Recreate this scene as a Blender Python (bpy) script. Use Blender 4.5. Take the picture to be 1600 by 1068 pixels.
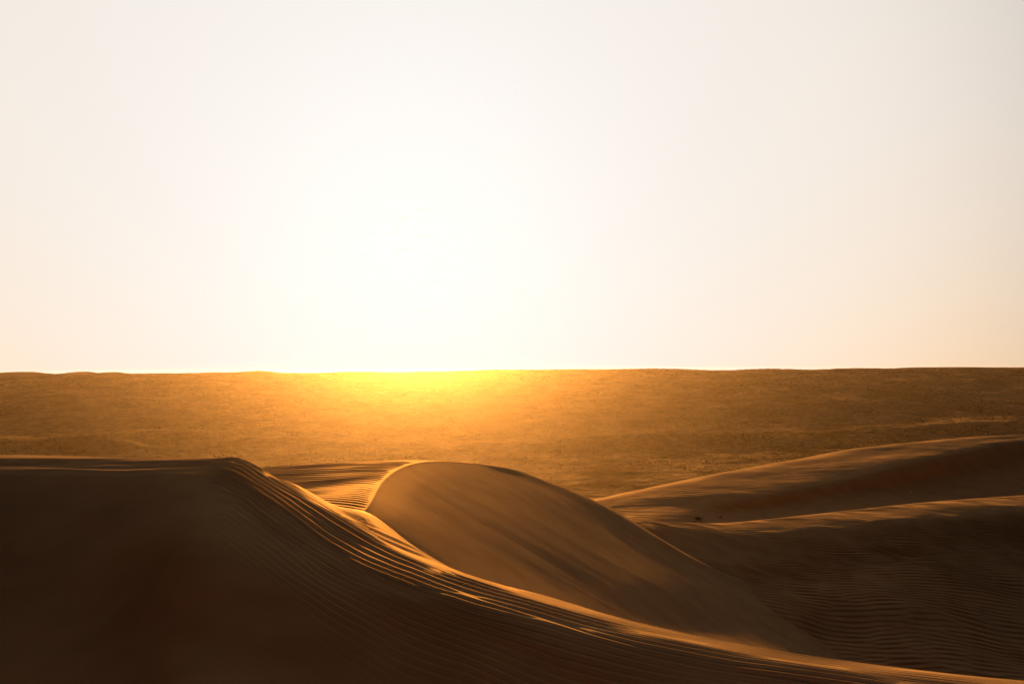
import bpy, math, random
import numpy as np
from mathutils import Vector, Matrix

sc = bpy.context.scene
for o in list(bpy.data.objects):
    bpy.data.objects.remove(o)

# ------------------------------------------------------------------ camera
FPX = 1600 * 35.0 / 36.0          # focal length in photo pixels
CZ = 36.0                         # camera height above datum
HOR = 576.0                       # photo row of the true horizon at the middle
ROLL = 0.005                      # the photograph leans a little: horizon rises to the right
PITCH = math.atan((HOR - 534) / FPX)
cam_d = bpy.data.cameras.new('camera')
cam_d.lens = 35.0
cam_d.sensor_width = 36.0
cam_d.clip_start = 0.1
cam_d.clip_end = 40000
cam = bpy.data.objects.new('camera', cam_d)
cam.location = (0, 0, CZ)
cam.rotation_euler = (Matrix.Rotation(math.pi / 2 + PITCH, 3, 'X') @ Matrix.Rotation(-ROLL, 3, 'Z')).to_euler()
sc.collection.objects.link(cam)
sc.camera = cam

# ------------------------------------------------------------------ light
SUN_AZ = math.atan(-152 / FPX)    # left of the view axis (+Y)
SUN_EL = math.radians(7.5)
SUN_DIR = Vector((math.sin(SUN_AZ) * math.cos(SUN_EL), math.cos(SUN_AZ) * math.cos(SUN_EL), math.sin(SUN_EL)))
sun_d = bpy.data.lights.new('sun', 'SUN')
sun_d.energy = 5.0
sun_d.angle = math.radians(0.53)
sun_d.color = (1.0, 0.54, 0.15)
sun = bpy.data.objects.new('sun', sun_d)
sun.rotation_euler = SUN_DIR.to_track_quat('Z', 'Y').to_euler()
sc.collection.objects.link(sun)

world = bpy.data.worlds.new('World')
sc.world = world
world.use_nodes = True
nt = world.node_tree
nt.nodes.clear()
N = nt.nodes.new
L = nt.links.new
out = N('ShaderNodeOutputWorld')
bg = N('ShaderNodeBackground')
sky = N('ShaderNodeTexSky')
sky.sky_type = 'NISHITA'
sky.sun_disc = False
sky.sun_elevation = SUN_EL
sky.sun_rotation = SUN_AZ
sky.dust_density = 2.0
sky.air_density = 1.0
sky.ozone_density = 1.0


def wmath(op, a, b=None, c=None, clamp=False):
    n = N('ShaderNodeMath')
    n.operation = op
    n.use_clamp = clamp
    for i, v in enumerate((a, b, c)):
        if v is None:
            continue
        if isinstance(v, (int, float)):
            n.inputs[i].default_value = v
        else:
            L(v, n.inputs[i])
    return n.outputs[0]


def wscale(col, f):
    n = N('ShaderNodeVectorMath')
    n.operation = 'SCALE'
    if isinstance(col, tuple):
        n.inputs[0].default_value = col
    else:
        L(col, n.inputs[0])
    if isinstance(f, (int, float)):
        n.inputs['Scale'].default_value = f
    else:
        L(f, n.inputs['Scale'])
    return n.outputs[0]


def wadd(a, b):
    n = N('ShaderNodeVectorMath')
    n.operation = 'ADD'
    L(a, n.inputs[0])
    L(b, n.inputs[1])
    return n.outputs[0]


# dusty evening air: Nishita plus a dust aureole round the sun and a warm horizon
tc = N('ShaderNodeTexCoord')
nrm = N('ShaderNodeVectorMath'); nrm.operation = 'NORMALIZE'
L(tc.outputs['Generated'], nrm.inputs[0])
dot = N('ShaderNodeVectorMath'); dot.operation = 'DOT_PRODUCT'
L(nrm.outputs[0], dot.inputs[0])
dot.inputs[1].default_value = SUN_DIR
cosg = dot.outputs['Value']
sep = N('ShaderNodeSeparateXYZ')
L(nrm.outputs[0], sep.inputs[0])
elev = wmath('MAXIMUM', sep.outputs['Z'], 0.0)
# soft dust lobe: (0.5+0.5cos)^n
half = wmath('MULTIPLY_ADD', cosg, 0.5, 0.5)
lobe_wide = wmath('POWER', half, 9.0)
lobe_mid = wmath('POWER', half, 45.0)
hor = wmath('POWER', wmath('SUBTRACT', 1.0, elev), 9.0)
hor2 = wmath('MULTIPLY', hor, lobe_wide)
# strengths are for exposure 2 (four times brighter in the picture)
mrl = N('ShaderNodeMapRange'); mrl.interpolation_type = 'SMOOTHSTEP'
mrl.inputs[1].default_value = 0.2; mrl.inputs[2].default_value = 0.93
L(cosg, mrl.inputs[0])
lobe = wmath('POWER', mrl.outputs[0], 4.2)
parts = [
    wscale(sky.outputs[0], 0.0004),
    wscale((0.217, 0.198, 0.179), lobe),
    wscale((0.020, 0.034, 0.047), lobe_mid),
    wscale((0.55, 0.8, 1.05), 0.006),
]
col = parts[0]
for p in parts[1:]:
    col = wadd(col, p)
# low sky away from the sun is warmer
wq = wmath('MULTIPLY', wmath('POWER', wmath('SUBTRACT', 1.0, elev), 8.0),
           wmath('MULTIPLY', wmath('SUBTRACT', 1.0, cosg), 7.0, clamp=True))
tint = N('ShaderNodeMix'); tint.data_type = 'RGBA'; tint.blend_type = 'MULTIPLY'
L(wq, tint.inputs[0]); L(col, tint.inputs[6]); tint.inputs[7].default_value = (1.17, 0.93, 0.67, 1)
col = tint.outputs[2]
L(col, bg.inputs['Color'])
bg.inputs['Strength'].default_value = 0.81
L(bg.outputs[0], out.inputs['Surface'])

sc.view_settings.view_transform = 'Standard'
sc.view_settings.look = 'None'
sc.view_settings.gamma = 1.0
sc.view_settings.exposure = 2.3
sc.render.engine = 'CYCLES'
sc.cycles.use_denoising = True
sc.cycles.max_bounces = 6
sc.cycles.diffuse_bounces = 1
sc.cycles.volume_bounces = 0
sc.render.resolution_x = 1024
sc.render.resolution_y = 683


# ------------------------------------------------------------------ helpers
def V(px, py, d):
    """photo pixel + forward distance -> point in the world"""
    dx, dy = px - 800, py - 534
    v = -(dy + ROLL * dx) / FPX
    h = (dx - ROLL * dy) / FPX
    f = math.cos(PITCH) - v * math.sin(PITCH)
    u = math.sin(PITCH) + v * math.cos(PITCH)
    k = d / f
    return (h * k, d, CZ + u * k)


_rs = np.random.RandomState(7)
_perm = np.concatenate([_rs.permutation(256)] * 3)
_gr = np.array([(math.cos(a), math.sin(a)) for a in _rs.uniform(0, 2 * math.pi, 256)])


def perlin(x, y, seed=0):
    x = np.asarray(x, dtype=np.float64) + seed * 17.31
    y = np.asarray(y, dtype=np.float64) - seed * 9.77
    xi = np.floor(x).astype(np.int64); yi = np.floor(y).astype(np.int64)
    xf = x - xi; yf = y - yi
    xi &= 255; yi &= 255
    u = xf * xf * xf * (xf * (xf * 6 - 15) + 10)
    v = yf * yf * yf * (yf * (yf * 6 - 15) + 10)

    def g(ix, iy, fx, fy):
        h = _perm[_perm[ix & 255] + (iy & 255)]
        gg = _gr[h]
        return gg[..., 0] * fx + gg[..., 1] * fy
    n00 = g(xi, yi, xf, yf); n10 = g(xi + 1, yi, xf - 1, yf)
    n01 = g(xi, yi + 1, xf, yf - 1); n11 = g(xi + 1, yi + 1, xf - 1, yf - 1)
    return 1.5 * ((n00 * (1 - u) + n10 * u) * (1 - v) + (n01 * (1 - u) + n11 * u) * v)


def fbm(x, y, octaves=4, seed=0, gain=0.5):
    s = 0; a = 1
    for k in range(octaves):
        s = s + a * perlin(x * 2 ** k, y * 2 ** k, seed + k * 3)
        a *= gain
    return s


def sstep(a, b, x):
    t = np.clip((x - a) / (b - a), 0, 1)
    return t * t * (3 - 2 * t)


def ripple(ph):
    """asymmetric wind ripple, period 1, range about -1..1, round crests"""
    a = 2 * math.pi * ph
    return np.sin(a + 0.45 * np.sin(a)) * 0.85 + 0.15 * np.sin(2 * a + 0.6)


def rfield(phi, tau, seed=0, spread=0.09, skew=0.10, nw=7):
    """wind ripples with forks: several nearly parallel wave trains; phi, tau in wavelengths across / along"""
    r_ = np.random.RandomState(seed)
    Zc = 0
    for _ in range(nw):
        a_ = 1 + r_.normal(0, spread); b_ = r_.normal(0, skew)
        Zc = Zc + np.exp(2j * math.pi * (phi * a_ + tau * b_ + r_.random()))
    m_ = np.abs(Zc) / math.sqrt(nw)
    return ripple(np.angle(Zc) / (2 * math.pi)) * np.clip(m_, 0, 1.3) ** 0.6


def herm(P, t, ts, limit):
    """Interpolate P (n, ..., 3) at params ts with knots t. limit -> monotone slopes."""
    n = len(t)
    h = np.diff(t)
    sh = (slice(None),) + (None,) * (P.ndim - 1)
    d = np.diff(P, axis=0) / h[sh]
    m = np.zeros_like(P)
    m[0] = d[0]; m[-1] = d[-1]
    for i in range(1, n - 1):
        w1 = h[i] / (h[i - 1] + h[i])
        mm = d[i - 1] * w1 + d[i] * (1 - w1)
        if limit:
            same = d[i - 1] * d[i] > 0
            hm = 2 * d[i - 1] * d[i] / np.where(np.abs(d[i - 1] + d[i]) < 1e-9, 1e-9, d[i - 1] + d[i])
            hm = np.where(same, hm, 0)
            mm = hm if limit is True else mm * (1 - limit) + hm * limit
        m[i] = mm
    k = np.clip(np.searchsorted(t, ts, side='right') - 1, 0, n - 2)
    s = (ts - t[k]) / h[k]
    s = s[sh]; hk = h[k][sh]
    s2 = s * s; s3 = s2 * s
    return (2 * s3 - 3 * s2 + 1) * P[k] + (s3 - 2 * s2 + s) * hk * m[k] + (-2 * s3 + 3 * s2) * P[k + 1] + (s3 - s2) * hk * m[k + 1]


def smooth(Z, ax, r):
    if r < 1:
        return Z
    k = np.exp(-0.5 * (np.arange(-3 * r, 3 * r + 1) / r) ** 2)
    k /= k.sum()
    pad = [(0, 0)] * Z.ndim
    pad[ax] = (3 * r, 3 * r)
    Zp = np.pad(Z, pad, mode='reflect', reflect_type='odd')
    o = np.zeros_like(Z)
    n = Z.shape[ax]
    for i, w in enumerate(k):
        sl = [slice(None)] * Z.ndim
        sl[ax] = slice(i, i + n)
        o += w * Zp[tuple(sl)]
    return o


def loft(rows, nu, nv, vlim=0.7, su=8, sv=4, dens=None, udens=None):
    """rows: list over v of lists over u of 3-D control points. Returns grid (nu, nv, 3)."""
    P = np.array(rows, dtype=np.float64)              # (R, K, 3)
    P = np.swapaxes(P, 0, 1)                          # (K, R, 3)
    du = np.sqrt((np.diff(P, axis=0) ** 2).sum(-1)).mean(1)
    tu = np.concatenate([[0], np.cumsum(du ** 0.8)]); tu /= tu[-1]
    dv = np.sqrt((np.diff(P, axis=1) ** 2).sum(-1)).mean(0)
    tv = np.concatenate([[0], np.cumsum(dv ** 0.8)]); tv /= tv[-1]

    def spread(t, n, w):
        if w is None:
            return np.linspace(0, 1, n)
        w = np.array(w, float)
        c = np.concatenate([[0], np.cumsum(w)]); c /= c[-1]
        return np.interp(np.linspace(0, 1, n), c, t)
    tus = spread(tu, nu, udens)
    tvs = spread(tv, nv, dens)
    # smooth the change of sampling so strips do not show
    tus = smooth(tus[:, None], 0, max(nu // 60, 1))[:, 0]; tus = (tus - tus[0]) / (tus[-1] - tus[0])
    tvs = smooth(tvs[:, None], 0, max(nv // 60, 1))[:, 0]; tvs = (tvs - tvs[0]) / (tvs[-1] - tvs[0])
    G = herm(P, tu, tus, 0.3)                         # (nu, R, 3)
    G = np.swapaxes(G, 0, 1)
    G = herm(G, tv, tvs, vlim)                        # (nv, nu, 3)
    G = np.swapaxes(G, 0, 1)
    G = smooth(G, 0, su)
    G = smooth(G, 1, sv)
    vk = np.interp(tvs, tv, np.arange(len(tv)))       # row index as a float
    uk = np.interp(tus, tu, np.arange(len(tu)))
    return G, uk, vk


def normals(G):
    a = np.gradient(G, axis=0); b = np.gradient(G, axis=1)
    n = np.cross(a, b)
    n /= np.linalg.norm(n, axis=-1, keepdims=True) + 1e-12
    n *= np.sign(n[..., 2:3] + 1e-12)
    return n


def arclen(G, ax):
    d = np.sqrt((np.diff(G, axis=ax) ** 2).sum(-1))
    z = np.zeros_like(np.take(d, [0], axis=ax))
    return np.concatenate([z, np.cumsum(d, axis=ax)], axis=ax)


def grid_mesh(name, G, mat):
    nu, nv = G.shape[:2]
    me = bpy.data.meshes.new(name)
    me.vertices.add(nu * nv)
    me.vertices.foreach_set('co', G.reshape(-1).astype(np.float32))
    idx = np.arange(nu * nv, dtype=np.int32).reshape(nu, nv)
    q = np.stack([idx[:-1, :-1], idx[1:, :-1], idx[1:, 1:], idx[:-1, 1:]], -1).reshape(-1, 4)
    # face up
    a = G[1, 0] - G[0, 0]; b = G[0, 1] - G[0, 0]
    mid = G[nu // 2, nv // 2]
    c = np.cross(G[nu // 2 + 1, nv // 2] - mid, G[nu // 2, nv // 2 + 1] - mid)
    if c[2] < 0:
        q = q[:, ::-1]
    nf = len(q)
    me.loops.add(nf * 4)
    me.loops.foreach_set('vertex_index', np.ascontiguousarray(q).reshape(-1))
    me.polygons.add(nf)
    me.polygons.foreach_set('loop_start', np.arange(0, nf * 4, 4, dtype=np.int32))
    me.polygons.foreach_set('loop_total', np.full(nf, 4, dtype=np.int32))
    me.polygons.foreach_set('use_smooth', np.ones(nf, dtype=bool))
    me.update(calc_edges=True)
    me.materials.append(mat)
    o = bpy.data.objects.new(name, me)
    sc.collection.objects.link(o)
    return o


def tri_mesh(name, verts, faces, mat):
    me = bpy.data.meshes.new(name)
    me.from_pydata(verts, [], faces)
    me.materials.append(mat)
    me.update()
    return me


def setting(o, label=None):
    o['kind'] = 'structure'
    if label:
        o['label'] = label
    return o


# ------------------------------------------------------------------ materials
def sand_material(name, base, dark, grain=220.0, patch=0.5, bump=0.35, bdist=0.004, spec=0.055, gdet=2):
    m = bpy.data.materials.new(name)
    m.use_nodes = True
    t = m.node_tree
    b = t.nodes['Principled BSDF']
    b.inputs['Specular IOR Level'].default_value = 0.0
    b.inputs['Roughness'].default_value = 0.85
    g = t.nodes.new('ShaderNodeNewGeometry')
    n1 = t.nodes.new('ShaderNodeTexNoise')
    n1.inputs['Scale'].default_value = patch
    n1.inputs['Detail'].default_value = 5
    t.links.new(g.outputs['Position'], n1.inputs['Vector'])
    n2 = t.nodes.new('ShaderNodeTexNoise')
    n2.inputs['Scale'].default_value = grain
    n2.inputs['Detail'].default_value = gdet
    n2.inputs['Roughness'].default_value = 0.7 if gdet > 4 else 0.5
    t.links.new(g.outputs['Position'], n2.inputs['Vector'])
    mx = t.nodes.new('ShaderNodeMix'); mx.data_type = 'RGBA'
    mx.inputs[6].default_value = (*dark, 1)
    mx.inputs[7].default_value = (*base, 1)
    mr = t.nodes.new('ShaderNodeMapRange')
    mr.inputs[1].default_value = 0.3; mr.inputs[2].default_value = 0.7
    t.links.new(n1.outputs[0], mr.inputs[0])
    ad = t.nodes.new('ShaderNodeMath'); ad.operation = 'MULTIPLY_ADD'
    t.links.new(n2.outputs[0], ad.inputs[0]); ad.inputs[1].default_value = 0.8 if gdet < 5 else 2.2
    sb = t.nodes.new('ShaderNodeMath'); sb.operation = 'SUBTRACT'
    t.links.new(mr.outputs[0], sb.inputs[0]); sb.inputs[1].default_value = 0.4 if gdet < 5 else 1.15
    t.links.new(sb.outputs[0], ad.inputs[2])
    ad.use_clamp = True
    t.links.new(ad.outputs[0], mx.inputs[0])
    t.links.new(mx.outputs[2], b.inputs['Base Color'])
    bp = t.nodes.new('ShaderNodeBump')
    bp.inputs['Strength'].default_value = bump
    bp.inputs['Distance'].default_value = bdist
    t.links.new(n2.outputs[0], bp.inputs['Height'])
    t.links.new(bp.outputs[0], b.inputs['Normal'])
    if spec > 0:                                  # glitter of the quartz grains at grazing light
        gl = t.nodes.new('ShaderNodeBsdfGlossy')
        gl.inputs['Color'].default_value = (0.9, 0.55, 0.25, 1)
        gl.inputs['Roughness'].default_value = 0.62
        t.links.new(bp.outputs[0], gl.inputs['Normal'])
        ms = t.nodes.new('ShaderNodeMixShader')
        ms.inputs[0].default_value = spec
        t.links.new(b.outputs[0], ms.inputs[1]); t.links.new(gl.outputs[0], ms.inputs[2])
        t.links.new(ms.outputs[0], t.nodes['Material Output'].inputs['Surface'])
    return m


SAND = (0.272, 0.158, 0.082)
SAND_D = (0.205, 0.117, 0.059)
m_sand = sand_material('dune_sand', SAND, SAND_D, grain=60, bump=0.5, bdist=0.012)
m_sand_mid = sand_material('dune_sand_mid', SAND, SAND_D, grain=25, bump=0.5, bdist=0.02)
m_plain = sand_material('plain_sand', (0.25, 0.152, 0.078), (0.022, 0.014, 0.008), grain=0.22, patch=0.03, gdet=9, bump=0.6, bdist=0.5, spec=0.0)

# ------------------------------------------------------------------ foreground dune
# columns run along the crest from beyond the left edge to beyond the right edge
crest = [(-700, 722, 30), (-350, 719, 29.5), (0, 717, 29), (200, 716.5, 28.5), (330, 716.5, 28), (372, 718, 27.6), (430, 750, 26.6), (505, 796, 25.2),
         (600, 851, 23.4), (700, 893, 21.6), (800, 927, 20.2), (1000, 983, 18.2), (1250, 1030, 16.8), (1560, 1068, 15.6), (1950, 1100, 14.6), (2500, 1140, 14)]
K = len(crest)
C3 = [V(*c) for c in crest]


def off(pts, dxs, dys, dzs):
    return [(p[0] + a, p[1] + b, p[2] + c) for p, a, b, c in zip(pts, dxs, dys, dzs)]


#            -700 -350   0  200  330  372  430  505  600  700  800 1000 1250 1560 1950 2500
far_foot = [(-60, 120, 14), (-40, 110, 15), (-24, 95, 15.5), (-19, 80, 17), (-16, 70, 18.5), (-14, 62, 20), (-12, 55, 23), (-7, 50, 26),
            (-1.5, 40, 23), (3, 32, 21), (6, 27.5, 20), (9, 26, 20), (13, 25, 20), (19, 25, 20), (26, 26, 20), (34, 27, 20)]
back1 = off(C3, [0, 0, 0, -.8, -1.5, -1.5, 0, 0, 0, .5, .9, .7, .6, .5, .4, .3], [9, 9, 9, 9, 9, 8.5, 8.0, 7.6, 3.6, 1.6, 1.5, 1.3, 1.2, 1.2, 1.2, 1.2],
            [-1.8, -1.8, -1.8, -1.9, -2.2, -2.5, -1.25, -.95, -.60, -.62, -.5, -.45, -.4, -.4, -.4, -.4])
back1[6] = V(446, 752, 29.5); back1[7] = V(522, 789, 31.0); back1[8] = V(577, 803, 30.0)
back0 = off(C3, [0, 0, 0, .1, .2, .3, 0, 0, 0, .3, .3, .3, .2, .2, .2, .1], [3, 3, 3, 3, 3, 3, 3, 3, 1.5, .6, .7, .6, .6, .6, .6, .6],
            [-.16, -.16, -.16, -.16, -.18, -.24, -.30, -.32, -.20, -.16, -.13, -.11, -.1, -.1, -.1, -.1])
back0[3] = V(215, 719, 31.5); back0[4] = V(343, 721, 31); back0[5] = V(380, 727, 30)
back1[3] = V(240, 738, 38); back1[4] = V(360, 748, 37); back1[5] = V(402, 770, 34.5)
back0[6] = V(437, 751, 27.8); back0[7] = V(511, 793, 27.6); back0[8] = V(592, 832, 25.8)


def nxt(prev, specs):
    """next row down a slope: each spec is (px, py, slope in degrees) below the previous row's point"""
    o = []
    for p, (px, py, sl) in zip(prev, specs):
        s_ = math.tan(math.radians(sl)); a = (py + ROLL * (px - 800) - HOR) / FPX
        d = ((CZ - p[2]) + s_ * p[1]) / (a + s_)
        o.append(V(px, py, d))
    return o


# lit shoulder on the camera side, then the roll-over into shade
sh1 = nxt(C3, [(-700, 729, 4), (-350, 726, 4), (0, 729, 3.6), (200, 728, 3.6), (322, 727, 3.2), (358, 728, 2.5), (405, 758, 0.8), (480, 803, 0.4),
               (578, 858, 1.2), (685, 899, 2), (785, 933, 2), (988, 989, 2), (1240, 1036, 2), (1552, 1074, 2), (1940, 1106, 2), (2500, 1146, 2)])
sh2 = nxt(sh1, [(-700, 745, 8.5), (-350, 741, 8.5), (0, 740, 8), (180, 740, 8), (285, 740, 7), (325, 757, 7.2), (370, 788, 6.2), (442, 828, 4.8),
                (545, 874, 4.0), (660, 909, 5.5), (770, 943, 7.5), (978, 999, 7.5), (1232, 1046, 7.5), (1547, 1084, 7.5), (1935, 1116, 7), (2500, 1156, 7)])
sl1 = nxt(sh2, [(-700, 800, 20), (-350, 800, 20), (-20, 795, 20), (140, 795, 20), (235, 800, 16), (280, 820, 12), (330, 850, 11), (402, 882, 10),
                (510, 912, 10.5), (640, 941, 13), (752, 970, 16), (962, 1023, 17), (1217, 1070, 17), (1535, 1110, 17), (1930, 1142, 17), (2500, 1182, 17)])
sl2 = nxt(sl1, [(-700, 960, 24), (-350, 960, 24), (-30, 965, 24), (130, 975, 24), (215, 985, 24), (262, 1000, 24), (310, 1018, 24), (390, 1035, 24),
                (500, 1060, 24), (625, 1085, 24), (740, 1110, 24), (950, 1150, 23), (1210, 1190, 22), (1530, 1220, 22), (1930, 1250, 22), (2500, 1290, 22)])
sl3 = nxt(sl2, [(p[0], p[1], 20) for p in [(-700, 1150), (-350, 1150), (-30, 1150), (130, 1155), (215, 1160), (262, 1170), (310, 1180), (390, 1190),
                (500, 1210), (625, 1230), (740, 1250), (950, 1280), (1210, 1310), (1530, 1330), (1930, 1350), (2500, 1380)]])
foot = off(sl3, [0] * K, [-6] * K, [-4.0] * K)
print('F rows', [round(p[1], 1) for p in sl2], [round(p[2], 1) for p in sl3])
far_out = off(far_foot, [0] * K, [120] * K, [-34] * K)
F, fu, fv = loft([far_out, far_foot, back1, back0, C3, sh1, sh2, sl1, sl2, sl3, foot], 1500, 1150, vlim=0.6, su=10, sv=5,
                 dens=[25, 45, 120, 110, 90, 130, 170, 210, 110, 40], udens=[20, 40, 90, 90, 50, 60, 90, 130, 160, 160, 200, 240, 220, 60, 30])
fv = fv - 1
FN = normals(F)
Fs = smooth(F, 0, 45)
wS = sstep(5.0, 7.0, fv)[None, :, None] * 0.9
F = F * (1 - wS) + Fs * wS
FN = normals(F)
sv_ = arclen(F, 1)
i0 = int(np.argmin(np.abs(fv - 3)))
sv_ = sv_ - sv_[:, i0:i0 + 1]                 # metres across the crest, + towards the camera
X, Y = F[..., 0], F[..., 1]
su_ = arclen(F, 0)[:, i0][:, None] + 0 * X
lam = np.interp(fu, [0, 4, 6, 8, 10, 13, 15], [.72, .60, .34, .27, .225, .19, .18])[:, None]
wx = perlin(su_ * 0.16, sv_ * 0.5, 3) * 0.55 + perlin(su_ * 0.5, sv_ * 0.9, 5) * 0.16 + perlin(su_ * 1.3, sv_ * 2.2, 6) * 0.05
phi = sv_ / lam + wx * 1.1 + su_ * 0.05
amp = (0.6 + 0.4 * sstep(-0.6, 0.4, perlin(su_ * 0.2, sv_ * 1.1, 11)))
reach = np.interp(fu, [0, 4, 6, 9, 15], [3.2, 3.4, 6.5, 6.0, 5.0])[:, None]
fade = np.where(sv_ > 0, sstep(reach, 0.6, sv_) ** 1.5 * 0.98 + 0.02, sstep(11, 1, -sv_) * 0.7 + 0.25)
hgt = rfield(phi, su_ / lam * 0.35, 3, 0.07, 0.06) * amp * fade * lam * np.interp(fu, [0, 4, 6, 8, 15], [.06, .07, .115, .11, .10])[:, None]
# low swells over the shaded face
hgt = hgt + fbm(X * 0.22, Y * 0.35, 3, 31) * 0.035 * sstep(0.8, 5, sv_)
F = F + FN * hgt[..., None]
setting(grid_mesh('sand_dune', F, m_sand), 'nearest dark dune with a rippled sunlit crest running down to the lower right')

# ------------------------------------------------------------------ middle dune
# columns from the near end of the brink backwards; rows from the windward side over the brink down the slip face
M = [
    # far left            left              mid left          near brink         brink             slip ...
    [(-24, 27, 25), V(250, 850, 28), V(420, 840, 28.5), V(500, 835, 28.5), V(530, 838, 28.5), V(640, 905, 28), V(790, 985, 28), V(950, 1075, 27.5), (9, 26, 24)],
    [(-24, 31, 26), V(320, 790, 32), V(470, 786, 32), V(545, 790, 32), V(572, 794, 32), V(690, 872, 31.9), V(850, 965, 32.3), V(1000, 1050, 34.4), (12, 33, 22)],
    [(-26, 37, 27), V(320, 765, 37.5), V(470, 757, 37.8), V(578, 747, 38.7), V(600, 749, 38.9), V(740, 836, 38.2), V(905, 936, 38.6), V(1070, 1025, 39.8), (16, 40, 20)],
    [(-28, 43, 27), V(320, 742, 45.5), V(480, 727, 46.2), V(615, 721.5, 47.3), V(648, 723, 47.6), V(800, 805, 47), V(975, 902, 48.3), V(1155, 993, 53.1), (24, 54, 16)],
    [(-30, 52, 26), V(330, 750, 55), V(500, 736, 56), V(695, 723, 58), V(742, 724, 58.4), V(880, 777, 62.5), V(1050, 870, 66), V(1225, 965, 66.6), (31, 67, 13)],
    [(-30, 61, 24), V(350, 785, 64), V(560, 765, 65), V(770, 735, 66), V(825, 740, 66.2), V(950, 792, 71), V(1105, 882, 71.5), V(1285, 950, 76), (37, 76, 12)],
    [(-28, 80, 18), V(360, 850, 79), V(560, 830, 79), V(785, 780, 80), V(850, 785, 80.3), V(990, 840, 83.7), V(1130, 915, 84.2), V(1300, 970, 83), (39, 83, 10)],
    [(-28, 230, -17), (-20, 230, -17), (-10, 228, -17), (0, 226, -17), (3, 224, -17), (16, 218, -17), (28, 212, -17), (40, 205, -17), (56, 200, -17)],
]
rowsM = [[M[c][r] for c in range(len(M))] for r in range(9)]


def between(ra, rb, t):
    return [tuple(p * (1 - t) + q * t for p, q in zip(a, b)) for a, b in zip(ra, rb)]


# extra rows hug the brink so that its edge stays crisp
rowsM = rowsM[:4] + [between(rowsM[4], rowsM[3], 0.08), rowsM[4], between(rowsM[4], rowsM[5], 0.05)] + rowsM[5:]
G, gu, gv = loft(rowsM, 1100, 1300, vlim=0.6, su=8, sv=2, dens=[30, 90, 130, 95, 30, 25, 205, 260, 240, 60], udens=[120, 160, 200, 220, 160, 80, 30])
GN = normals(G)
sv2 = arclen(G, 1)
sd = (GN * np.array(SUN_DIR)).sum(-1)
for a_ in (1, 2, 3, 4, 5):
    print('slip', a_, [round(float(sd[int(np.argmin(np.abs(gu - a_))), int(np.argmin(np.abs(gv - b_)))]), 3) for b_ in (1, 2, 3, 3.5, 4.5, 5, 5.5, 6, 6.5, 7)])
j0 = int(np.argmin(np.abs(gv - 5)))
sv2 = sv2 - sv2[:, j0:j0 + 1]
su2 = arclen(G, 0)[:, j0][:, None] + 0 * sv2
X, Y = G[..., 0], G[..., 1]
brk = perlin(su2 * 0.35, su2 * 0.1, 41) * 0.25
wind = sstep(0.05, -0.35, sv2 + brk * 0.4)
slip = 1 - wind
# windward ripples run across the view
yk = np.linspace(0, 260, 2601)
yph = np.concatenate([[0], np.cumsum(0.1 / np.interp(yk[1:], [33, 38, 44, 50], [.42, .55, .85, 1.0]))])
phi = np.interp(Y + 0.08 * X, yk, yph) + perlin(X * 0.25, Y * 0.3, 43) * 0.5
hw = rfield(phi, X / 0.7, 5, 0.035, 0.045) * np.interp(Y, [33, 38, 44, 50], [.022, .028, .036, .036]) * (0.6 + 0.4 * perlin(X * 0.35, Y * 0.8, 45)) + 0.02 * perlin(X * .2, Y * .3, 48)
# slip face: avalanche streaks down the fall line + fine ripples
st = perlin(su2 * 0.55, sv2 * 0.05, 51) * 0.09 + perlin(su2 * 1.5, sv2 * 0.09, 52) * 0.045 + perlin(su2 * 3.6, sv2 * 0.13, 53) * 0.030 + perlin(su2 * 8, sv2 * 0.3, 54) * 0.012
st = 0.07 * st * sstep(0, 3.0, sv2) + ripple(su2 / 0.26 + perlin(su2 * .4, sv2 * .15, 55) * 1.3) * 0.0034 * sstep(0.2, 1.5, sv2)
hg = hw * wind + st * slip
G = G + GN * hg[..., None]
setting(grid_mesh('sand_dune', G, m_sand), 'middle dune with a rippled back and a smooth streaked slip face falling right')

# ------------------------------------------------------------------ near right dune
def VF(px, py, d):
    return V(px, py, d * 1.4)


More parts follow.
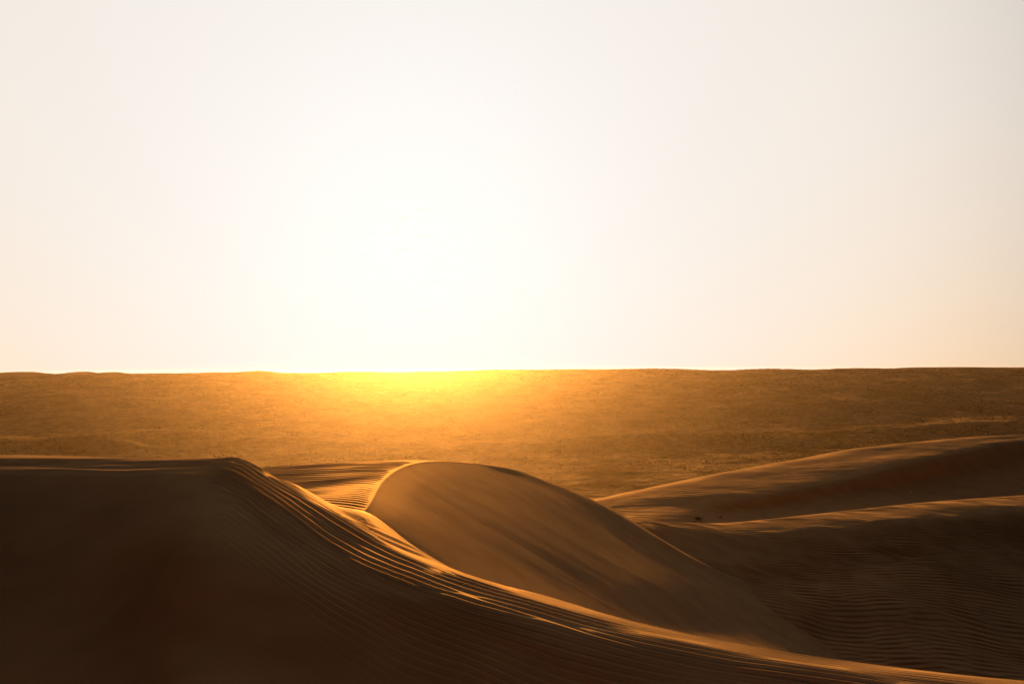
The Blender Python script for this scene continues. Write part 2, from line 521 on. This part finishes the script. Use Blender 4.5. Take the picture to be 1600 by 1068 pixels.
ridge = [(700, 850, 50), (860, 830, 54), (1000, 815, 58), (1130, 818, 60), (1300, 802, 64), (1450, 786, 67), (1600, 775, 70), (1850, 760, 74), (2300, 745, 80)]
R3 = [VF(*c) for c in ridge]
rowsB = [
    off(R3, [0] * 9, [16] * 9, [-3.6, -3.8, -4.0, -4.2, -4.6, -5, -5.4, -6, -6]),
    off(R3, [0] * 9, [5] * 9, [-.9] * 9),
    R3,
    [VF(*c) for c in [(700, 868, 48), (860, 847, 52), (1000, 829, 55.5), (1130, 833, 57), (1300, 822, 60), (1450, 807, 62.5), (1600, 797, 65), (1850, 783, 69), (2300, 768, 75)]],
    [VF(*c) for c in [(700, 905, 45.5), (860, 882, 49), (1000, 862, 52.5), (1130, 866, 54), (1300, 866, 56.5), (1450, 852, 59), (1600, 842, 62), (1850, 828, 66), (2300, 812, 72)]],
    [VF(*c) for c in [(700, 945, 43), (860, 925, 46), (1000, 905, 49.5), (1130, 902, 51), (1300, 905, 53), (1450, 893, 55), (1600, 876, 59), (1850, 865, 62), (2300, 850, 68)]],
    [VF(*c) for c in [(700, 1000, 40), (860, 975, 43), (1000, 955, 46), (1130, 945, 47.5), (1300, 945, 49.8), (1450, 938, 51.5), (1600, 925, 55), (1850, 910, 58), (2300, 895, 63)]],
    [VF(*c) for c in [(700, 1080, 37), (860, 1055, 39.5), (1000, 1035, 42), (1130, 1020, 43.5), (1300, 1005, 46.5), (1450, 1000, 47.5), (1600, 990, 50), (1850, 975, 53), (2300, 960, 57)]],
    [VF(*c) for c in [(700, 1200, 32), (860, 1170, 34), (1000, 1140, 36), (1130, 1120, 38), (1300, 1085, 41.5), (1450, 1080, 42.5), (1600, 1075, 44), (1850, 1060, 46), (2300, 1045, 50)]],
    [VF(*c) for c in [(700, 1500, 22), (860, 1450, 23), (1000, 1400, 25), (1130, 1350, 26), (1300, 1300, 28), (1450, 1290, 29), (1600, 1280, 30), (1850, 1260, 32), (2300, 1240, 35)]],
]
Bm, bu, bv = loft(rowsB, 1300, 1150, vlim=0.5, su=12, sv=9, dens=[20, 70, 110, 160, 170, 170, 190, 190, 70], udens=[60, 90, 160, 220, 220, 220, 120, 60])
BN = normals(Bm)
X, Y = Bm[..., 0], Bm[..., 1]
sv3 = arclen(Bm, 1); k0 = int(np.argmin(np.abs(bv - 2))); sv3 = sv3 - sv3[:, k0:k0 + 1]
q = Y - 0.10 * X * sstep(8, 24, sv3)
near = sstep(12, 19, sv3)
rp = rfield(q / 0.62 + perlin(X * 0.12, Y * 0.2, 61) * 1.2, X / 0.62, 7, 0.08, 0.07)
rp2 = rfield(q / 0.46 + perlin(X * 0.2, Y * 0.3, 64) * 1.2, X / 0.46, 9, 0.10, 0.12)
am = 0.75 + 0.5 * perlin(X * 0.1, Y * 0.18, 66)
mid = sstep(9, 12, sv3) * sstep(22, 17, sv3)
hb = (rp * near * 0.042 + rp2 * (1 - near) * (0.020 + 0.026 * mid + 0.008 * sstep(4, 1, sv3)) * (0.35 + 0.65 * np.maximum(sstep(8, 4, sv3), mid))) * am
hb = hb + fbm(X * 0.12, Y * 0.2, 3, 71) * 0.12 * sstep(1, 6, sv3)
Bm = Bm + BN * hb[..., None]
setting(grid_mesh('sand_dune', Bm, m_sand), 'low rippled dune at the right with a thin sunlit ridge, valley floor below it')

# ------------------------------------------------------------------ far right dune
ridA = [(600, 840, 80), (780, 812, 84), (940, 780, 88), (1050, 757, 93), (1180, 732, 100), (1300, 709.5, 106), (1450, 689, 113), (1600, 679, 120), (1900, 668, 135), (2400, 660, 155)]
A3 = [VF(*c) for c in ridA]
n = len(ridA)
rowsA = [
    off(A3, [0] * n, [210] * n, [-44] * n),
    off(A3, [0] * n, [40] * n, [-7.5] * n),
    off(A3, [0] * n, [10] * n, [-1.3] * n),
    A3,
    [VF(*c) for c in [(600, 850, 77.0), (780, 822, 81.1), (940, 790, 85.0), (1050, 768, 89.0), (1180, 743, 95.7), (1300, 720, 101.3), (1450, 697, 108.6), (1600, 683, 117.4), (1900, 671, 132.2), (2400, 663, 153.6)]],
    [VF(*c) for c in [(600, 862, 74.0), (780, 838, 78.0), (940, 806, 81.5), (1050, 790, 83.8), (1180, 775, 87.1), (1300, 751, 92.4), (1450, 717, 100.8), (1600, 688, 114.5), (1900, 675, 129.1), (2400, 666, 152.8)]],
    [VF(*c) for c in [(600, 880, 71), (780, 860, 74), (940, 823, 77), (1050, 806, 80), (1180, 795, 85.5), (1300, 776, 90), (1450, 752, 98), (1600, 730, 108), (1900, 715, 122), (2400, 700, 140)]],
    [VF(*c) for c in [(600, 910, 67), (780, 890, 69), (940, 850, 72), (1050, 832, 75), (1180, 820, 80), (1300, 812, 83), (1450, 803, 87), (1600, 792, 94), (1900, 775, 108), (2400, 760, 120)]],
    [VF(*c) for c in [(600, 1000, 55), (780, 970, 57), (940, 930, 60), (1050, 900, 63), (1180, 880, 68), (1300, 870, 72), (1450, 855, 76), (1600, 840, 82), (1900, 820, 95), (2400, 800, 105)]],
]
A, au, av = loft(rowsA, 1000, 800, vlim=0.6, su=14, sv=4, dens=[20, 40, 60, 120, 150, 150, 150, 40])
AN = normals(A)
X, Y = A[..., 0], A[..., 1]
hA = fbm(X * 0.05, Y * 0.09, 4, 81) * 0.15 + ripple(Y / 0.8 + perlin(X * .15, Y * .2, 83) * 1.5) * 0.02
rough = sstep(-.2, .5, perlin(X * .08, Y * .15, 84)) * (av[None, :] < 4.6)
hA = hA + perlin(X * 0.8, Y * 1.0, 86) * 0.016 * rough
A = A + AN * hA[..., None]
setting(grid_mesh('sand_dune', A, m_sand_mid), 'farthest of the high dunes at the right, lit ridge above a shadowed lee face')

# ------------------------------------------------------------------ camera's own dune
xs = np.linspace(-26, 26, 260); ys = np.linspace(-30, 12.5, 240)
XX, YY = np.meshgrid(xs, ys, indexing='ij')
prof = np.interp(YY, [-30, -18, -6, 0, 1.5, 5, 9, 12.5], [24, 29.5, 33.4, 34.3, 34.1, 32.0, 28.8, 26.2])
ZZ = smooth(smooth(prof, 1, 6), 0, 4) - 0.004 * XX ** 2 + fbm(XX * .1, YY * .1, 3, 91) * .3 + ripple(YY / .3 + perlin(XX * .3, YY * .4, 92) * 1.2) * .012
own = np.stack([XX, YY, ZZ], -1)
setting(grid_mesh('sand_dune', own, m_sand), 'dune the viewer stands on')

# ------------------------------------------------------------------ desert plain
BASE_D = [0, 200, 540, 590, 655, 735, 830, 930, 1040, 1100, 1220, 2700]
BASE_Z = [-50, -50, -50, -48.8, -45.4, -37.0, -25.8, -13.5, -3.9, -2.9, -10, -30]


def mound(x, y, cx, cy, wx_, wy_, h, skew=0.0):
    dx = (x - cx) / wx_; dy = (y - cy - skew * (x - cx)) / wy_
    # gentle sunward back, steeper face towards the camera
    dy = np.where(dy < 0, dy * 1.7, dy * 0.8)
    r = np.sqrt(dx * dx + dy * dy)
    return h * np.exp(-np.minimum(r, 5) ** 1.7 * 1.3)


mounds = []
for (px, py, d, w, h, sk) in [(60, 701, 400, 26, 3.4, .1), (125, 699, 395, 22, 4.2, -.1), (255, 683, 440, 34, 6.0, .12), (170, 700, 405, 18, 3.2, 0), (330, 700, 400, 16, 1.6, 0),
                               (400, 688, 430, 26, 2.0, .1), (480, 687, 450, 24, 1.8, -.1), (-60, 690, 430, 40, 3.5, 0), (700, 702, 410, 30, 1.5, .1), (880, 692, 430, 40, 2.6, .05),
                               (1010, 690, 440, 30, 2.4, .1), (1120, 688, 430, 34, 2.2, .1), (1240, 690, 430, 30, 1.8, 0), (1500, 672, 330, 30, 2.0, .05), (1570, 676, 300, 24, 1.6, 0),
                               (90, 628, 680, 90, 5.5, .05), (330, 640, 620, 70, 2.8, -.1), (1300, 634, 680, 90, 3.5, .05), (1500, 642, 600, 60, 0.4, 0), (900, 650, 600, 60, 2.0, .1)]:
    ks = np.linspace(300, 1100, 2000)
    pys = HOR - np.interp(ks, BASE_D, BASE_Z) / ks * FPX
    d2 = float(ks[int(np.argmax(pys <= py + 4))]); f_ = d2 / d; d = d2
    x0 = (px - 800) / FPX * d
    mounds.append((x0, d, w * f_, w * 0.55 * f_, h * f_ * 0.9, sk))
ridge_bumps = [(40, 13, 30), (130, 10, 18), (180, 7, 16), (405, 9, 28), (340, 3, 30), (560, 3, 30), (780, 5, 60), (900, 7, 60), (1020, 12, 70), (1200, 9, 50), (1330, 7, 60), (1480, 15, 70), (1600, 10, 60), (1750, 14, 80)]


def plain_h(x, y):
    d = np.sqrt(x * x + y * y)
    yy = np.maximum(y, -3000)
    k = np.maximum(yy, 0) * 0.85 + d * 0.15
    z = np.interp(k, BASE_D, BASE_Z)
    grow = sstep(250, 900, d)
    z = z + fbm(x / 300, y / 110, 3, 101) * (0.6 + 0.7 * grow)
    z = z + fbm(x / 60 + y / 300, y / 34, 4, 105, 0.55) * (0.30 + 0.2 * grow)
    z = z + fbm(x / 7, y / 6, 3, 107, 0.6) * 0.2 * (0.4 + sstep(-.5, .6, perlin(x / 160, y / 70, 119))) + fbm(x / 24, y / 15, 3, 108) * 0.42
    # scalloped small dunes, sharp on one side
    rdg = 1 - np.abs(perlin(x / 95 + 0.3 * perlin(x / 60, y / 60, 110), y / 38, 109))
    z = z + np.maximum(rdg - 0.78, 0) * 2.2 * (0.35 + 0.65 * grow) * sstep(-.3, .4, perlin(x / 300, y / 200, 112))
    for (cx, cy, a, b, h, sk) in mounds:
        z = z + mound(x, y, cx, cy, a * 1.1, b * 1.25, h * 0.85, sk)
    # far skyline swells
    for (px, hh, w) in ridge_bumps:
        cx = (px - 800) / FPX * 1085
        z = z + hh * 0.26 * np.exp(-((x - cx) / (w * 0.6)) ** 2) * np.exp(-((y - 1085) / 45.0) ** 2)
    # far swells die out on the last rise so that its skyline stays just under eye level
    z = np.where(z > -2.0, -2.0 + 1.6 * np.tanh((z + 2.0) / 1.6), z)
    return CZ + z


th = np.concatenate([np.linspace(-180, -48, 60, endpoint=False), np.linspace(-48, 48, 1300, endpoint=False), np.linspace(48, 180, 61)])
rr = np.concatenate([np.linspace(0.5, 380, 60, endpoint=False), np.geomspace(380, 1240, 1300, endpoint=False), np.linspace(1240, 1320, 12)])
TH, RR = np.meshgrid(np.radians(th), rr, indexing='ij')
X = np.sin(TH) * RR; Y = np.cos(TH) * RR
Z = plain_h(X, Y)
Pg = np.stack([X, Y, Z], -1)
setting(grid_mesh('ground', Pg, m_plain), 'wide desert plain with low dunes reaching the horizon')

# ------------------------------------------------------------------ vegetation
m_leaf = bpy.data.materials.new('dry_shrub')
m_leaf.use_nodes = True
tb = m_leaf.node_tree.nodes['Principled BSDF']
tn = m_leaf.node_tree.nodes.new('ShaderNodeTexNoise'); tn.inputs['Scale'].default_value = 3.0
tr = m_leaf.node_tree.nodes.new('ShaderNodeValToRGB')
tr.color_ramp.elements[0].color = (0.012, 0.012, 0.007, 1)
tr.color_ramp.elements[1].color = (0.045, 0.033, 0.017, 1)
m_leaf.node_tree.links.new(tn.outputs[0], tr.inputs[0])
m_leaf.node_tree.links.new(tr.outputs[0], tb.inputs['Base Color'])
tb.inputs['Roughness'].default_value = 0.8
tb.inputs['Specular IOR Level'].default_value = 0.0


def clump(rng, nb, h, w, bw):
    vs, fs = [], []
    for _ in range(nb):
        a = rng.uniform(0, 2 * math.pi); lean = rng.random() ** 0.6 * w
        hh = h * rng.uniform(0.55, 1.0) * (1 - 0.45 * lean / w)
        bx, by = math.cos(a) * lean * 0.3, math.sin(a) * lean * 0.3
        tx, ty = math.cos(a) * lean, math.sin(a) * lean
        sx, sy = -math.sin(a) * bw, math.cos(a) * bw
        k = len(vs)
        mx_, my_ = (bx + tx) / 2 * 0.9, (by + ty) / 2 * 0.9
        vs += [(bx - sx * .5, by - sy * .5, -0.08), (bx + sx * .5, by + sy * .5, -0.08), (mx_ + sx, my_ + sy, hh * .6), (mx_ - sx, my_ - sy, hh * .6), (tx, ty, hh)]
        fs += [(k, k + 1, k + 2, k + 3), (k + 3, k + 2, k + 4)]
    return vs, fs


rng = random.Random(5)
protos = []
for i in range(5):
    v_, f_ = clump(rng, 60, 0.62, 0.85, 0.07)
    protos.append(tri_mesh('shrub', v_, f_, m_leaf))

# every spot where a tussock grows on the plain
spots = []
cx_ = np.random.RandomState(12)
NTRY = 160000
dd = 1 / np.sqrt(cx_.uniform(1 / 1120.0 ** 2, 1 / 420.0 ** 2, NTRY))
dd = np.where(cx_.random(NTRY) < 0.55, cx_.uniform(500, 1120, NTRY), dd)
tt = cx_.uniform(-30.5, 30.5, NTRY)
xx = np.sin(np.radians(tt)) * dd; yy = np.cos(np.radians(tt)) * dd
dens = (0.12 + 0.88 * sstep(-0.2, 0.6, fbm(xx / 110, yy / 60, 3, 201))) * sstep(440, 640, dd)
keep = cx_.random(NTRY) < dens * 0.5
xx, yy, dd = xx[keep], yy[keep], dd[keep]
zz = plain_h(xx, yy)
ss = cx_.uniform(0.4, 0.95, len(xx)) * (1 + 0.8 * sstep(600, 1300, dd))
# drop the ones hidden behind the skyline
order = np.argsort(dd / ss)
n_ind = 290
for k in order[:n_ind]:
    o = bpy.data.objects.new('shrub', protos[rng.randrange(5)])
    o.location = (float(xx[k]), float(yy[k]), float(zz[k]))
    o.rotation_euler = (0, 0, rng.uniform(0, 6.28))
    s = float(ss[k]); o.scale = (s * 1.15, s * 1.15, s * rng.uniform(.75, 1.0))
    pxk = 800 + FPX * float(xx[k]) / float(yy[k])
    o['label'] = ('small dark dry shrub on the plain at the left, above the nearest dune\'s flat crest' if pxk < 430 else
                  'small dark dry shrub dotted over the glowing plain behind the middle dune' if pxk < 900 else
                  'small dark dry shrub dotted over the brown plain beyond the right-hand dunes')
    o['category'] = 'shrub'
    o['group'] = 'dry shrubs scattered on the plain'
    sc.collection.objects.link(o)
vs_all, fs_all = [], []
tv_, tf_ = zip(*[clump(rng, 9, 0.6, 0.8, 0.26) for _ in range(6)])
for k in order[n_ind:]:
    q_ = rng.randrange(6); a = rng.uniform(0, 6.28); ca, sa = math.cos(a), math.sin(a); s = float(ss[k])
    b0 = len(vs_all)
    for (x, y, z) in tv_[q_]:
        vs_all.append((float(xx[k]) + (x * ca - y * sa) * s * 1.2, float(yy[k]) + (x * sa + y * ca) * s * 1.2, float(zz[k]) + z * s))
    fs_all += [tuple(b0 + i for i in f) for f in tf_[q_]]
far_me = tri_mesh('scrub', vs_all, fs_all, m_leaf)
so = bpy.data.objects.new('scrub', far_me)
so['kind'] = 'stuff'
so['label'] = 'mass of tiny far-off desert scrub speckling the plain up to the skyline'
so['category'] = 'scrub'
sc.collection.objects.link(so)


def ground_hit(px, py, objs_grids):
    """nearest grid vertex seen at that photo pixel on a given grid"""
    Gd = objs_grids
    vv = Gd.reshape(-1, 3)
    f = vv[:, 1] * math.cos(PITCH) + (vv[:, 2] - CZ) * math.sin(PITCH)
    u = (vv[:, 2] - CZ) * math.cos(PITCH) - vv[:, 1] * math.sin(PITCH)
    f = np.maximum(f, 0.1)
    X_ = 800 + vv[:, 0] / f * FPX; Y_ = 534 - u / f * FPX - ROLL * (X_ - 800)
    return vv[int(np.argmin((X_ - px) ** 2 + (Y_ - py) ** 2))]


for (px, py, s, lab) in [(1090, 811, 0.75, 'dark dry shrub in the hollow between the two right-hand dunes, the left and larger one'),
                         (1124, 808, 0.4, 'small dry shrub in the hollow between the two right-hand dunes, the right and smaller one')]:
    p = ground_hit(px, py, A)
    root = bpy.data.objects.new('shrub', None)
    root.location = tuple(float(c) for c in p)
    root['label'] = lab; root['category'] = 'shrub'
    root['group'] = 'dry shrubs in the hollow'
    sc.collection.objects.link(root)
    v_, f_ = clump(rng, 150, 0.62 * s, 1.0 * s, 0.022)
    lf = bpy.data.objects.new('foliage', tri_mesh('foliage', v_, f_, m_leaf)); lf.parent = root
    sc.collection.objects.link(lf)
    v_, f_ = clump(rng, 22, 0.45 * s, 0.8 * s, 0.014)
    st_ = bpy.data.objects.new('stem', tri_mesh('stem', v_, f_, m_leaf)); st_.parent = root
    sc.collection.objects.link(st_)

# pale stone on the shaded lee face
import bmesh
bm = bmesh.new()
bmesh.ops.create_icosphere(bm, subdivisions=3, radius=0.17)
for v in bm.verts:
    c = v.co
    k = 1 + 0.25 * float(perlin(c.x * 6 + 3, c.y * 6 + c.z * 5, 301)) + 0.12 * float(perlin(c.x * 15, c.z * 15, 303))
    v.co = Vector((c.x * 1.35 * k, c.y * k, max(c.z, -0.05) * 0.75 * k))
me = bpy.data.meshes.new('stone'); bm.to_mesh(me); bm.free()
m_st = bpy.data.materials.new('pale_stone'); m_st.use_nodes = True
pb = m_st.node_tree.nodes['Principled BSDF']
sn = m_st.node_tree.nodes.new('ShaderNodeTexNoise'); sn.inputs['Scale'].default_value = 14
sr = m_st.node_tree.nodes.new('ShaderNodeValToRGB')
sr.color_ramp.elements[0].color = (0.4, 0.34, 0.28, 1); sr.color_ramp.elements[1].color = (0.75, 0.68, 0.6, 1)
m_st.node_tree.links.new(sn.outputs[0], sr.inputs[0]); m_st.node_tree.links.new(sr.outputs[0], pb.inputs['Base Color'])
pb.inputs['Roughness'].default_value = 0.7
me.materials.append(m_st)
stn = bpy.data.objects.new('stone', me)
p = ground_hit(1422, 770, A)
stn.location = (float(p[0]), float(p[1]), float(p[2]) + 0.03)
stn['label'] = 'small pale stone lying alone on the shaded dune face at the right'
stn['category'] = 'stone'
sc.collection.objects.link(stn)

# ------------------------------------------------------------------ haze
zlo = float(Z.min()) - 1.0
zhi = max(CZ, float(Z.max())) + 0.5
R = 1350.0
bm = bmesh.new()
bmesh.ops.create_cube(bm, size=1.0)
for v in bm.verts:
    v.co = Vector((v.co.x * 2 * R, v.co.y * 2 * R, zlo if v.co.z < 0 else zhi))
me = bpy.data.meshes.new('haze'); bm.to_mesh(me); bm.free()
hz = bpy.data.objects.new('haze', me)
mh = bpy.data.materials.new('haze'); mh.use_nodes = True
ht = mh.node_tree
for nd in list(ht.nodes):
    if nd.type == 'BSDF_PRINCIPLED':
        ht.nodes.remove(nd)
pv = ht.nodes.new('ShaderNodeVolumePrincipled')
pv.inputs['Color'].default_value = (1.0, 0.655, 0.35, 1)
pv.inputs['Density'].default_value = 5.0e-5
pv.inputs['Anisotropy'].default_value = 0.935
ht.links.new(pv.outputs[0], [x for x in ht.nodes if x.type == 'OUTPUT_MATERIAL'][0].inputs['Volume'])
me.materials.append(mh)
hz['kind'] = 'stuff'
hz['label'] = 'warm dusty evening air over the desert'
sc.collection.objects.link(hz)
